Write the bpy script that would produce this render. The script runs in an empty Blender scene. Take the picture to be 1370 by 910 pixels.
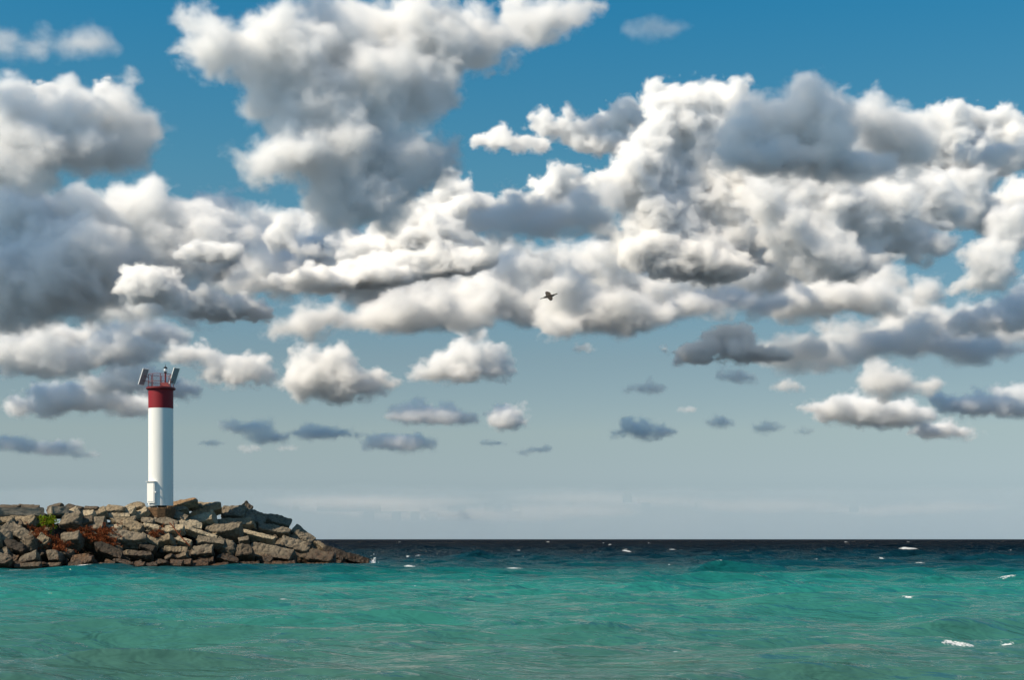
import bpy, bmesh, math, random
import numpy as np
from mathutils import Vector, Matrix

# ------------------------------------------------------------------ helpers
F = 1903.0            # focal length in photo pixels
CAMZ = 1.9            # eye height over the water
sc = bpy.context.scene
col = sc.collection
R = math.radians


def at(px, py, Y):
    return Vector(((px - 685.) / F * Y, Y, CAMZ - (py - 722.) / F * Y))


def noise3(p, seed=0):
    p = np.asarray(p, dtype=np.float64)
    i = np.floor(p).astype(np.int64)
    f = p - i
    u = f * f * f * (f * (f * 6 - 15) + 10)

    def h(x, y, z):
        n = (x * 374761393 + y * 668265263 + z * 1274126177 + int(seed) * 974634777) & 0xffffffff
        n = ((n ^ (n >> 13)) * 1274126177) & 0xffffffff
        n = ((n ^ (n >> 16)) * 2246822519) & 0xffffffff
        return n ^ (n >> 15)

    def g(dx, dy, dz):
        k = h(i[:, 0] + dx, i[:, 1] + dy, i[:, 2] + dz)
        a = (k & 1023) / 1023. * 2 - 1
        b = ((k >> 10) & 1023) / 1023. * 2 - 1
        c = ((k >> 20) & 1023) / 1023. * 2 - 1
        return a * (f[:, 0] - dx) + b * (f[:, 1] - dy) + c * (f[:, 2] - dz)
    ux, uy, uz = u[:, 0], u[:, 1], u[:, 2]
    L = lambda a, b, t: a + (b - a) * t
    return L(L(L(g(0, 0, 0), g(1, 0, 0), ux), L(g(0, 1, 0), g(1, 1, 0), ux), uy),
             L(L(g(0, 0, 1), g(1, 0, 1), ux), L(g(0, 1, 1), g(1, 1, 1), ux), uy), uz)


def get_co(me):
    n = len(me.vertices)
    co = np.empty(n * 3)
    me.vertices.foreach_get('co', co)
    return co.reshape(-1, 3)


def get_no(me):
    n = len(me.vertices)
    no = np.empty(n * 3)
    me.vertices.foreach_get('normal', no)
    return no.reshape(-1, 3)


def set_co(me, co):
    me.vertices.foreach_set('co', np.ascontiguousarray(co).ravel())
    me.update()


def put(name, bm, mat, parent=None, loc=None, smooth=False):
    me = bpy.data.meshes.new(name)
    bm.to_mesh(me)
    bm.free()
    if smooth:
        for p in me.polygons:
            p.use_smooth = len(p.vertices) < 9
    o = bpy.data.objects.new(name, me)
    col.objects.link(o)
    if mat:
        me.materials.append(mat)
    if parent:
        o.parent = parent
    if loc is not None:
        o.location = loc
    return o


def tag(o, label=None, cat=None, group=None, kind=None):
    for k, v in (('label', label), ('category', cat), ('group', group), ('kind', kind)):
        if v:
            o[k] = v
    return o


def empty(name, loc, rz=0):
    o = bpy.data.objects.new(name, None)
    col.objects.link(o)
    o.location = loc
    o.rotation_euler = (0, 0, rz)
    return o


def box(bm, c, d, rot=None, bev=0.0):
    m = Matrix.Translation(Vector(c)) @ ((rot.to_4x4() if rot else Matrix.Identity(4))) @ Matrix.Diagonal((*d, 1))
    r = bmesh.ops.create_cube(bm, size=1, matrix=m)
    if bev:
        es = list({e for v in r['verts'] for e in v.link_edges})
        bmesh.ops.bevel(bm, geom=es, offset=bev, segments=2, affect='EDGES')


def tube(bm, a, b, r, seg=12, r2=None, caps=True):
    a, b = Vector(a), Vector(b)
    d = b - a
    m = Matrix.Translation((a + b) / 2) @ d.to_track_quat('Z', 'Y').to_matrix().to_4x4()
    bmesh.ops.create_cone(bm, cap_ends=caps, segments=seg, radius1=r, radius2=r if r2 is None else r2, depth=d.length, matrix=m)


def lathe(bm, prof, seg=64, cap=True):
    rings = []
    for r, z in prof:
        rings.append([bm.verts.new((r * math.cos(2 * math.pi * k / seg), r * math.sin(2 * math.pi * k / seg), z)) for k in range(seg)])
    for a, b in zip(rings, rings[1:]):
        for k in range(seg):
            bm.faces.new((a[k], a[(k + 1) % seg], b[(k + 1) % seg], b[k]))
    if cap:
        bm.faces.new(list(reversed(rings[0])))
        bm.faces.new(rings[-1])


class NT:
    """a small node-building helper"""
    def __init__(self, name):
        self.m = bpy.data.materials.new(name)
        self.m.use_nodes = True
        self.nt = self.m.node_tree
        self.nt.nodes.clear()
        self.out = self.n('ShaderNodeOutputMaterial')

    def n(self, t, **kw):
        x = self.nt.nodes.new(t)
        for k, v in kw.items():
            setattr(x, k, v)
        return x

    def link(self, a, b):
        self.nt.links.new(a, b)

    def noise(self, vec, scale, detail=4, rough=.55, dist=0.):
        x = self.n('ShaderNodeTexNoise')
        x.inputs['Scale'].default_value = scale
        x.inputs['Detail'].default_value = detail
        x.inputs['Roughness'].default_value = rough
        x.inputs['Distortion'].default_value = dist
        if vec is not None:
            self.link(vec, x.inputs['Vector'])
        return x.outputs['Fac']

    def mapr(self, v, a, b, c=0., d=1., smooth=False, clamp=True):
        x = self.n('ShaderNodeMapRange')
        x.clamp = clamp
        if smooth:
            x.interpolation_type = 'SMOOTHSTEP'
        for i, q in enumerate((a, b, c, d)):
            x.inputs[i + 1].default_value = q
        self.link(v, x.inputs[0])
        return x.outputs[0]

    def math(self, op, a, b=None):
        x = self.n('ShaderNodeMath', operation=op)
        for i, q in enumerate((a, b)):
            if q is None:
                continue
            if isinstance(q, (int, float)):
                x.inputs[i].default_value = q
            else:
                self.link(q, x.inputs[i])
        return x.outputs[0]

    def mix(self, fac, a, b, mode='MIX'):
        x = self.n('ShaderNodeMix', data_type='RGBA', blend_type=mode)
        for s, q in ((x.inputs[0], fac), (x.inputs[6], a), (x.inputs[7], b)):
            if isinstance(q, (int, float)):
                s.default_value = q
            elif isinstance(q, tuple):
                s.default_value = (*q, 1)
            else:
                self.link(q, s)
        return x.outputs[2]

    def ramp(self, fac, stops, interp='LINEAR'):
        x = self.n('ShaderNodeValToRGB')
        cr = x.color_ramp
        cr.interpolation = interp
        while len(cr.elements) < len(stops):
            cr.elements.new(.5)
        for e, (p, c) in zip(cr.elements, stops):
            e.position = p
            e.color = (*c, 1) if len(c) == 3 else c
        self.link(fac, x.inputs[0])
        return x.outputs[0]

    def bump(self, h, strength=.5, dist=.02, normal=None):
        x = self.n('ShaderNodeBump')
        x.inputs['Strength'].default_value = strength
        x.inputs['Distance'].default_value = dist
        self.link(h, x.inputs['Height'])
        if normal is not None:
            self.link(normal, x.inputs['Normal'])
        return x.outputs[0]

    def pbsdf(self, color, rough=.7, normal=None, spec=.5, metal=0.):
        x = self.n('ShaderNodeBsdfPrincipled')
        for s, q in ((x.inputs['Base Color'], color), (x.inputs['Roughness'], rough)):
            if isinstance(q, tuple):
                s.default_value = (*q, 1)
            elif isinstance(q, (int, float)):
                s.default_value = q
            else:
                self.link(q, s)
        x.inputs['Specular IOR Level'].default_value = spec
        x.inputs['Metallic'].default_value = metal
        if normal is not None:
            self.link(normal, x.inputs['Normal'])
        return x

    def done(self, shader):
        self.link(shader.outputs[0], self.out.inputs['Surface'])
        return self.m


# ------------------------------------------------------------------ camera
cd = bpy.data.cameras.new('camera')
cd.sensor_width = 36
cd.lens = F / 1370 * 36
cd.shift_y = (722 - 455) / 1370
cd.clip_start = .1
cd.clip_end = 300000
cam = bpy.data.objects.new('camera', cd)
col.objects.link(cam)
cam.location = (0, 0, CAMZ)
cam.rotation_euler = (math.pi / 2, 0, 0)
sc.camera = cam

# ------------------------------------------------------------------ sun and sky
SKY_TINT = [(0.0, (.66, .65, .70)), (.045, (.785, .755, .757)), (.126, (.72, .745, .68)), (.25, (.44, .91, .87)), (.36, (.17, .93, 1.04)), (.46, (.22, .9, 1.1)), (1.0, (1.0, 1.0, 1.05))]
SUN_EL, SUN_AZ = R(44), R(-116)
sun = bpy.data.lights.new('sun', 'SUN')
sun.energy = 4.6
sun.angle = R(.5)
sun.color = (1, .87, .68)
so = bpy.data.objects.new('sun', sun)
col.objects.link(so)
SD = Vector((math.sin(SUN_AZ) * math.cos(SUN_EL), math.cos(SUN_AZ) * math.cos(SUN_EL), math.sin(SUN_EL)))
so.rotation_euler = SD.to_track_quat('Z', 'Y').to_euler()
so.location = (-60, -20, 60)

w = bpy.data.worlds.new('World')
sc.world = w
w.use_nodes = True
nt = w.node_tree
sky = nt.nodes.new('ShaderNodeTexSky')
sky.sky_type = 'NISHITA'
sky.sun_disc = False
sky.sun_elevation = SUN_EL
sky.sun_rotation = SUN_AZ
sky.air_density = 1.0
sky.dust_density = .3
sky.ozone_density = 2.5
bg = nt.nodes['Background']
bg.inputs[1].default_value = .0758
tc = nt.nodes.new('ShaderNodeTexCoord')
sx = nt.nodes.new('ShaderNodeSeparateXYZ')
nt.links.new(tc.outputs['Generated'], sx.inputs[0])
mx = nt.nodes.new('ShaderNodeMath')
mx.operation = 'MAXIMUM'
mx.inputs[1].default_value = .075      # keeps the brown band of the clear-air model below the far cloud bank
nt.links.new(sx.outputs['Z'], mx.inputs[0])
cb = nt.nodes.new('ShaderNodeCombineXYZ')
nt.links.new(sx.outputs['X'], cb.inputs[0])
nt.links.new(sx.outputs['Y'], cb.inputs[1])
nt.links.new(mx.outputs[0], cb.inputs[2])
nt.links.new(cb.outputs[0], sky.inputs['Vector'])
cr = nt.nodes.new('ShaderNodeValToRGB')   # the clear, polarised blue of this sky
SKY_TINT.sort()
while len(cr.color_ramp.elements) < len(SKY_TINT):
    cr.color_ramp.elements.new(.5)
for k_, (p_, c_) in enumerate(SKY_TINT):
    cr.color_ramp.elements[k_].position = p_
for k_, (p_, c_) in enumerate(SKY_TINT):
    cr.color_ramp.elements[k_].color = (*c_, 1)
mz = nt.nodes.new('ShaderNodeMath')
mz.operation = 'MULTIPLY'
mz.inputs[1].default_value = 1.0
nt.links.new(sx.outputs['Z'], mz.inputs[0])
nt.links.new(mz.outputs[0], cr.inputs[0])
mu = nt.nodes.new('ShaderNodeMix')
mu.data_type = 'RGBA'
mu.blend_type = 'MULTIPLY'
mu.inputs[0].default_value = 1
nt.links.new(sky.outputs[0], mu.inputs[6])
nt.links.new(cr.outputs[0], mu.inputs[7])
nt.links.new(mu.outputs[2], bg.inputs[0])

# ------------------------------------------------------------------ clouds: real vapour, lit by the sun and the sky
def vapour(dens, s, seed, nscale, amp, lo, hi, color, aniso, plain=False):
    t = NT('cloud_vapour')
    v = t.n('ShaderNodeVolumeScatter')
    v.inputs['Anisotropy'].default_value = aniso
    v.inputs['Color'].default_value = (*color, 1)
    t.link(v.outputs[0], t.out.inputs['Volume'])
    a = t.n('ShaderNodeAttribute')
    a.attribute_name = 'density'
    if plain:
        t.link(t.mapr(a.outputs['Fac'], .1, .7, 0, dens), v.inputs['Density'])
        t.m.cycles.volume_step_rate = 4.
        return t.m
    g = t.n('ShaderNodeNewGeometry')
    mp = t.n('ShaderNodeMapping')
    mp.inputs['Scale'].default_value = (1 / s, 1 / s, 1.25 / s)
    mp.inputs['Location'].default_value = (seed * 31.7 % 97, seed * 17.3 % 89, seed * 7.1 % 83)
    t.link(g.outputs['Position'], mp.inputs[0])
    nb = t.noise(mp.outputs[0], 1 / (nscale * 2.1), 2.0, .5, .2)
    nf = t.noise(mp.outputs[0], 1 / (nscale * .8), 6.0, .66, .25)
    nn = t.math('ADD', t.mapr(nb, .25, .75, -amp * .75, amp * .75, clamp=False), t.mapr(nf, .25, .75, -amp, amp, clamp=False))
    d = t.mapr(t.math('ADD', a.outputs['Fac'], nn), lo, hi, 0, 1)
    d = t.math('MULTIPLY', t.math('POWER', d, 1.7), dens)
    d = t.math('MULTIPLY', d, t.mapr(a.outputs['Fac'], .02, .16, smooth=True))
    t.link(d, v.inputs['Density'])
    t.m.cycles.volume_step_rate = 3.2
    return t.m


def cloud(puffs, base, D=None, mfp=6., seed=0, band=26, nscale=42, amp=.44, lo=.30, hi=.85, kids=6, depth=.8,
          vox=3.2, color=(.991, .985, .996), aniso=0.0, lv=2, grow=1.0, plain=False, top=None, lean=.3):
    """puffs: (x, y, half width, half height[, shift in depth]) measured at the cloud's distance; base: height of the flat base"""
    rnd = random.Random(seed)
    D = D or 900. * F / (722 - base)
    s = D / F
    bm = bmesh.new()

    def add(c, r, lv):
        bmesh.ops.create_icosphere(bm, subdivisions=2, radius=1, matrix=Matrix.Translation(c) @ Matrix.Diagonal((*r, 1)))
        if lv <= 0:
            return
        for _ in range(kids):
            th = rnd.uniform(0, 2 * math.pi)
            ph = math.asin(rnd.uniform(-.35, 1))
            d = Vector((math.cos(th) * math.cos(ph), math.sin(th) * math.cos(ph), math.sin(ph)))
            rr = min((r[0] + r[2]) / 2 * rnd.uniform(.3, .55), min(r) * .8)
            add(Vector((c[0] + d.x * r[0] * .85, c[1] + d.y * r[1] * .85, c[2] + d.z * r[2] * .85)), (rr * 1.1, rr, rr * .9), lv - 1)
    for p in puffs:
        x, y, rx, ry = p[:4]
        dy = (p[4] if len(p) > 4 else rnd.uniform(-.3, .3) * rx) + lean * (x - puffs[0][0]) + lean * .5 * (base - y)
        rx *= grow
        ry *= grow
        s1 = s * (1 + dy / F)
        add(Vector(((x - 685) * s1, D + dy * s, CAMZ - (y - 722) * s1)), (rx * s1, depth * (rx + ry) / 2 * s1, ry * s1), lv)
    zb = CAMZ - (base - 722) * s
    me = bpy.data.meshes.new('cloud')
    bm.to_mesh(me)
    bm.free()
    ob = bpy.data.objects.new('cloud', me)
    col.objects.link(ob)
    md = ob.modifiers.new('r', 'REMESH')
    md.mode = 'VOXEL'
    md.voxel_size = max(vox * 1.6, band * .16) * s
    dg = bpy.context.evaluated_depsgraph_get()
    m2 = bpy.data.meshes.new_from_object(ob.evaluated_get(dg))
    ob.modifiers.clear()
    ob.data = m2
    bpy.data.meshes.remove(me)
    m2.name = 'cloud'
    k = band / 26.
    band *= 1.7
    co = get_co(m2) + get_no(m2) * (band * .26 * s)
    set_co(m2, co)
    for wl, a, bil in ((80 * k, 9 * k, 0), (36 * k, 8 * k, 1), (17 * k, 4 * k, 1)):
        nn = get_no(m2)
        v = noise3(co / (wl * s) + seed * 7.3, seed + wl)
        v = (np.abs(v) * 2.4 - .45) if bil else v * 1.5
        co = co + nn * (v * a * s)[:, None]
        set_co(m2, co)
    zz = co[:, 2]
    lim = zb * co[:, 1] / D + noise3(co / (60 * k * s), seed + 99) * 6 * k * s + noise3(co / (16 * k * s), seed + 98) * 3 * k * s - band * .25 * s
    low = zz < lim
    co[low, 2] = lim[low] - (lim[low] - zz[low]) * .12
    if top is not None:
        zt = CAMZ - (top - 722) * s + noise3(co / (90 * s), 5) * 5 * s + noise3(co / (22 * s), 6) * 2 * s
        hi_ = co[:, 2] > zt
        co[hi_, 2] = zt[hi_] + (co[hi_, 2] - zt[hi_]) * .08
    set_co(m2, co)
    mt = vapour(1 / (mfp * s), s, seed, nscale, amp, lo, hi, color, aniso, plain)
    m2.materials.clear()
    m2.materials.append(mt)
    g = bpy.data.node_groups.new('cloud', 'GeometryNodeTree')
    g.interface.new_socket('Geometry', in_out='INPUT', socket_type='NodeSocketGeometry')
    g.interface.new_socket('Geometry', in_out='OUTPUT', socket_type='NodeSocketGeometry')
    i = g.nodes.new('NodeGroupInput')
    o = g.nodes.new('NodeGroupOutput')
    mv = g.nodes.new('GeometryNodeMeshToVolume')
    sm = g.nodes.new('GeometryNodeSetMaterial')
    mv.resolution_mode = 'VOXEL_SIZE'
    mv.inputs['Voxel Size'].default_value = max(vox, band * .11) * s
    mv.inputs['Interior Band Width'].default_value = band * s
    mv.inputs['Density'].default_value = 1
    sm.inputs['Material'].default_value = mt
    g.links.new(i.outputs[0], mv.inputs['Mesh'])
    g.links.new(mv.outputs[0], sm.inputs[0])
    g.links.new(sm.outputs[0], o.inputs[0])
    ob.modifiers.new('cloud', 'NODES').node_group = g
    ob['kind'] = 'stuff'
    ob['group'] = 'cumulus clouds in the sky'
    return ob


G = 1.12
soft = dict(mfp=7, lo=.22, hi=1.0, amp=.46, grow=1.2)
crisp = dict(mfp=3.5, amp=.44, lo=.32, hi=.66, color=(.997, .994, .997), band=20, nscale=34, grow=G)
# big soft cloud at the top
cloud([(270, 32, 38, 22), (300, 75, 45, 40), (370, 70, 60, 55), (440, 55, 60, 55), (510, 60, 60, 50), (580, 60, 60, 55), (625, 60, 40, 45),
       (665, 55, 45, 32), (720, 30, 50, 30), (762, 10, 42, 20), (400, 130, 60, 50), (470, 130, 75, 55), (545, 120, 60, 50), (430, 200, 70, 50),
       (365, 222, 45, 30), (460, 260, 55, 45), (525, 230, 60, 50), (575, 215, 40, 35), (500, 285, 50, 28)], 318, D=3400, seed=5, lean=.75, **soft)
# left: dark-topped cloud with two bright heads behind it
cloud([(10, 150, 60, 40), (80, 152, 60, 38), (140, 158, 60, 34), (190, 165, 36, 26), (60, 205, 95, 35), (140, 200, 65, 30), (0, 225, 60, 40)], 262, seed=6, **soft)
cloud([(70, 124, 25, 17), (140, 126, 28, 14)], 160, D=5000, seed=7, **{**crisp, 'band': 12, 'nscale': 18})
cloud([(60, 62, 60, 18), (10, 58, 40, 18), (120, 55, 35, 16)], 84, D=3400, mfp=40, seed=8, band=18, lo=.2, hi=.9, amp=.45, grow=1.2)
cloud([(880, 40, 34, 14)], 58, D=3400, mfp=70, seed=9, band=14, lo=.2, hi=.9, amp=.45, grow=1.2)
# left mass
cloud([(20, 300, 80, 60), (100, 295, 70, 45), (185, 280, 75, 38), (265, 297, 60, 34), (50, 370, 110, 60), (165, 345, 80, 50), (0, 405, 90, 40),
       (105, 412, 60, 30), (240, 340, 70, 40), (315, 312, 42, 26)], 444, D=5300, seed=10, mfp=8, grow=1.1)
cloud([(200, 385, 48, 26), (230, 400, 35, 18)], 418, D=5000, seed=11, **{**crisp, 'band': 14, 'nscale': 24})
cloud([(290, 336, 40, 16), (255, 340, 25, 12)], 360, D=4900, seed=12, **{**crisp, 'band': 11, 'nscale': 18})
cloud([(300, 412, 58, 20), (335, 412, 30, 16)], 434, D=5600, seed=13, **{**crisp, 'band': 13, 'nscale': 24})
# middle
cloud([(345, 320, 50, 35), (385, 305, 30, 28), (400, 345, 70, 35), (350, 380, 70, 30), (440, 330, 55, 32)], 400, D=5900, seed=14, mfp=7, grow=1.1)
cloud([(382, 305, 24, 28), (375, 325, 25, 18), (420, 340, 25, 14)], 345, D=5200, seed=15, lean=0, **{**crisp, 'band': 13, 'nscale': 22, 'hi': .95})
cloud([(602, 258, 36, 22), (565, 292, 45, 28), (535, 325, 60, 32), (480, 340, 50, 25), (620, 290, 50, 28), (590, 330, 60, 35)], 372, D=5800, seed=16, **crisp)
cloud([(425, 378, 60, 14), (490, 370, 75, 20), (560, 355, 70, 22), (610, 350, 50, 20)], 394, D=5500, seed=17, **{**crisp, 'band': 16})
cloud([(440, 425, 55, 26), (520, 425, 65, 28), (575, 415, 50, 28), (620, 425, 45, 32), (375, 440, 40, 18)], 464, D=6500, seed=18, mfp=7, band=22, grow=1.1)
cloud([(640, 362, 55, 20), (705, 356, 55, 22), (765, 362, 45, 24), (650, 400, 60, 26), (700, 410, 45, 30)], 440, D=6900, seed=19, mfp=8, band=20, grow=1.1)
cloud([(655, 312, 48, 28), (720, 302, 62, 40), (780, 288, 52, 38), (822, 268, 28, 24), (690, 278, 42, 24)], 346, D=4500, seed=20, mfp=8, grow=1.08)
cloud([(752, 252, 38, 24), (805, 246, 36, 18), (680, 275, 40, 16), (720, 270, 35, 18)], 300, D=6300, seed=21, **{**crisp, 'band': 14, 'nscale': 22})
cloud([(790, 422, 72, 34), (748, 434, 40, 22), (845, 432, 50, 24), (772, 385, 45, 28), (760, 360, 30, 20)], 457, D=6300, seed=22, mfp=6, band=20, grow=1.08)
# right: the tall cream cumulus and its long shoulder
cloud([(905, 132, 42, 30), (965, 124, 40, 28), (930, 175, 62, 55), (870, 205, 48, 45), (850, 245, 42, 42), (905, 265, 72, 60), (880, 322, 68, 55),
       (962, 322, 76, 52), (1012, 312, 40, 35), (925, 358, 85, 30), (990, 200, 50, 60), (960, 255, 70, 60), (1000, 270, 50, 60)], 390, D=5300, seed=1, **{**crisp, 'band': 24, 'nscale': 38, 'mfp': 3.2, 'amp': .44, 'hi': .66, 'depth': .7, 'lean': .6})
cloud([(652, 188, 24, 16), (695, 186, 42, 17), (760, 172, 52, 22), (822, 168, 48, 26), (812, 196, 50, 20)], 214, D=6500, seed=23, **{**crisp, 'band': 16, 'nscale': 26})
cloud([(1080, 342, 62, 36), (1150, 285, 82, 50), (1230, 275, 72, 45), (1295, 265, 55, 40), (1210, 325, 62, 38), (1100, 265, 72, 45), (1130, 352, 72, 26), (1050, 270, 60, 50), (1060, 310, 60, 40),
       (1345, 290, 50, 45)], 388, D=4750, seed=24, depth=.7, lean=.9, mfp=4, amp=.42, lo=.3, hi=.8, color=(.995, .99, .995), grow=1.1)
cloud([(1250, 182, 46, 40), (1300, 174, 52, 34), (1355, 180, 45, 30), (1300, 210, 70, 30)], 240, D=5600, seed=25, **crisp)
cloud([(1320, 210, 50, 16), (1365, 205, 36, 24), (1300, 200, 25, 14)], 236, D=3500, seed=26, mfp=9, band=16, nscale=26, grow=1.1)
cloud([(985, 182, 40, 46), (1030, 162, 58, 42), (1090, 172, 62, 50), (1150, 165, 62, 42), (1202, 195, 50, 42), (1100, 218, 115, 30), (1010, 216, 60, 26)], 250,
      D=3700, seed=2, lean=.6, mfp=6, lo=.24, hi=.95, grow=1.08)
cloud([(910, 412, 62, 22), (1000, 405, 72, 26), (1080, 406, 72, 24), (1150, 406, 60, 22), (1182, 392, 32, 18), (1238, 396, 36, 20)], 433, D=6900, seed=27, mfp=7, band=20, grow=1.1)
cloud([(1325, 352, 40, 36), (1352, 305, 40, 34), (1300, 400, 40, 18)], 392, D=4500, seed=28, mfp=6, band=18, nscale=28, grow=1.1)
cloud([(1328, 424, 50, 22), (1372, 416, 55, 30), (1280, 432, 30, 14)], 448, D=6300, seed=29, mfp=7, band=18, nscale=28, grow=1.1)
# greyer cloud filling the gaps behind
grey = dict(mfp=8, band=24, grow=1.15, color=(.985, .98, .992))
cloud([(230, 330, 90, 60), (330, 340, 80, 50), (420, 350, 80, 45), (500, 375, 80, 45), (250, 410, 70, 30), (180, 420, 60, 25)], 440, D=7500, seed=41, **grey)
cloud([(560, 400, 90, 45), (640, 380, 90, 45), (720, 390, 70, 45), (800, 370, 80, 45), (860, 400, 70, 35)], 450, D=7900, seed=42, **grey)
cloud([(940, 390, 80, 35), (1030, 370, 80, 40), (1120, 375, 70, 35), (1000, 330, 70, 40), (1050, 230, 70, 60), (1180, 240, 90, 50), (1280, 230, 70, 45)], 425, D=7400, seed=43, **grey)
cloud([(1240, 440, 70, 35), (1340, 450, 70, 40), (1150, 440, 70, 20)], 470, D=8800, seed=44, **grey)
cloud([(20, 450, 60, 22), (110, 455, 70, 18), (190, 445, 60, 22)], 480, D=9000, seed=45, **{**grey, 'band': 14})
# lower rows
cloud([(928, 472, 36, 18), (975, 456, 30, 24), (1010, 476, 50, 16)], 490, D=7300, seed=30, **{**crisp, 'band': 13, 'nscale': 22})
cloud([(1060, 470, 62, 26), (1112, 480, 52, 22), (1160, 462, 60, 26), (1220, 462, 56, 28), (1290, 466, 60, 24), (1352, 470, 52, 20)], 500, D=8000, seed=31, mfp=12, band=18, grow=1.12)
cloud([(1188, 512, 44, 24), (1228, 520, 32, 18)], 540, D=9400, seed=32, mfp=9, band=12, nscale=22, grow=1.1)
small = dict(band=9, nscale=15, vox=1.6, grow=1.2, mfp=6, kids=5)
cloud([(660, 488, 30, 22), (625, 478, 30, 30), (592, 500, 34, 14), (610, 500, 60, 14)], 516, D=9600, seed=3, **{**small, 'band': 12, 'nscale': 20})
cloud([(450, 512, 44, 28), (405, 505, 32, 32), (500, 522, 28, 22), (440, 480, 40, 16)], 550, D=8600, seed=4, **{**small, 'band': 13, 'nscale': 22})
cloud([(310, 496, 42, 24), (352, 500, 22, 22), (258, 474, 40, 14)], 523, seed=33, **{**small, 'band': 12, 'nscale': 20})
cloud([(30, 470, 75, 24), (130, 475, 75, 22), (60, 495, 70, 14), (190, 470, 40, 20)], 512, D=7600, seed=34, mfp=9, band=15, nscale=26, grow=1.12)
cloud([(60, 542, 54, 18), (112, 530, 54, 24), (172, 542, 46, 18)], 562, seed=35, **{**small, 'mfp': 8, 'band': 12})
cloud([(180, 496, 34, 14), (232, 522, 38, 16), (212, 508, 36, 16), (150, 515, 40, 18)], 541, seed=36, **{**small, 'mfp': 8, 'band': 11})
cloud([(677, 560, 27, 19), (690, 570, 18, 9)], 578, seed=37, **small)
cloud([(865, 578, 40, 12), (856, 570, 22, 12)], 592, seed=38, **{**small, 'mfp': 9})
cloud([(1160, 552, 62, 20), (1108, 546, 44, 11), (1200, 556, 36, 20), (1262, 578, 42, 13), (1295, 582, 22, 9)], 594, seed=39, **{**small, 'band': 11, 'nscale': 18})
cloud([(1300, 542, 52, 16), (1352, 526, 28, 14), (1362, 548, 42, 14)], 562, seed=40, **{**small, 'mfp': 8})
wisp = dict(band=7, nscale=11, vox=1.4, grow=1.35, mfp=15, kids=4, amp=.4, lo=.28, hi=.8)
for n_, (ps, b_) in enumerate([
        ([(575, 558, 52, 13), (555, 552, 25, 12), (620, 563, 20, 6)], 571), ([(535, 593, 38, 12), (520, 588, 22, 9)], 609),
        ([(330, 572, 30, 10), (358, 586, 28, 9)], 600), ([(430, 580, 40, 9), (418, 574, 18, 8), (470, 584, 20, 5)], 600),
        ([(335, 602, 12, 5), (385, 600, 14, 4)], 610), ([(12, 593, 30, 11), (70, 600, 36, 10), (110, 610, 22, 5)], 618),
        ([(962, 566, 19, 8)], 575), ([(1026, 573, 20, 7), (1072, 579, 12, 5)], 584), ([(865, 521, 24, 8)], 530), ([(722, 602, 16, 5), (698, 606, 10, 4)], 610),
        ([(660, 594, 14, 4)], 600), ([(920, 548, 10, 4)], 554), ([(985, 505, 26, 8), (1005, 512, 12, 6)], 520), ([(1055, 518, 20, 9)], 530),
        ([(780, 467, 14, 6)], 476), ([(285, 594, 16, 3)], 599)]):
    cloud(ps, b_, seed=50 + n_, **wisp)
# the pale bank of far cloud along the horizon
rb = random.Random(8)
cloud([(x, 694, 170, 60) for x in range(-160, 1560, 90)], 742, D=42000, seed=80, mfp=760, band=10, nscale=60, amp=.06, lean=0, color=(.62, .80, .93),  # shade of the far bank put into this bluish colour
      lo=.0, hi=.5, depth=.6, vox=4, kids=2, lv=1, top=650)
for n_ in range(9):
    x, y = rb.uniform(430, 1350), rb.uniform(664, 690)
    cloud([(x, y, rb.uniform(90, 160), 10), (x + rb.uniform(-90, 90), y + 4, 100, 9)], y + 14, D=34000, seed=90 + n_, mfp=420, band=8, plain=True, lean=0,
          vox=1.2, kids=0, lv=0, depth=1.0)


# unseen clouds added along the sun's ray to cast shade on chosen lower clouds
def shade_cloud(px, py, D, wd, ht, seed, mfp=9):
    P = at(px, py, D)
    t = max(900., (.43 * D - P.z) / (SD.z - .43 * SD.y) + ht * D / F * .8)
    Q = P + SD * t
    k = D / Q.y
    x = 685 + Q.x / Q.y * F
    y = 722 - (Q.z - CAMZ) / Q.y * F
    r = random.Random(seed)
    ps = []
    n = max(2, round(wd / ht * 1.3))
    for i in range(n):
        u = (i + .5) / n * 2 - 1
        ps.append((x + u * wd * k * .8, y + r.uniform(-.2, .2) * ht * k, wd * k / n * 1.7, ht * k * r.uniform(.5, .8), r.uniform(-.6, .6) * ht * k))
    cloud(ps, y + ht * k, D=Q.y, mfp=mfp, seed=seed, band=18, nscale=30, vox=5, kids=5, lv=1, depth=1.5, grow=1.1, plain=True, lean=0)


for n_, (x_, y_, D_, w_, h_) in enumerate([
        (90, 165, 3730, 80, 22), (300, 370, 7500, 130, 50), (80, 480, 7900, 190, 30), (110, 535, 10500, 110, 28),
        (430, 345, 5900, 90, 40), (560, 235, 4058, 60, 45), (720, 300, 4500, 100, 45), (1080, 412, 6900, 110, 20), (1230, 472, 8100, 100, 24),
        (1335, 208, 3500, 70, 20), (480, 585, 14000, 330, 32), (1180, 560, 11500, 200, 36), (640, 410, 7200, 110, 34), (450, 525, 10000, 60, 26),
        (1180, 330, 6000, 60, 40), (900, 570, 13500, 180, 36), (1330, 440, 6400, 80, 30), (962, 188, 3650, 20, 42), (1222, 196, 3800, 36, 36), (1100, 240, 3650, 110, 12)]):
    shade_cloud(x_, y_, D_, w_, h_, 200 + n_)
shade_cloud(1100, 185, 3700, 150, 62, 290, mfp=42)
shade_cloud(60, 385, 5300, 170, 60, 291, mfp=34)
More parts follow.
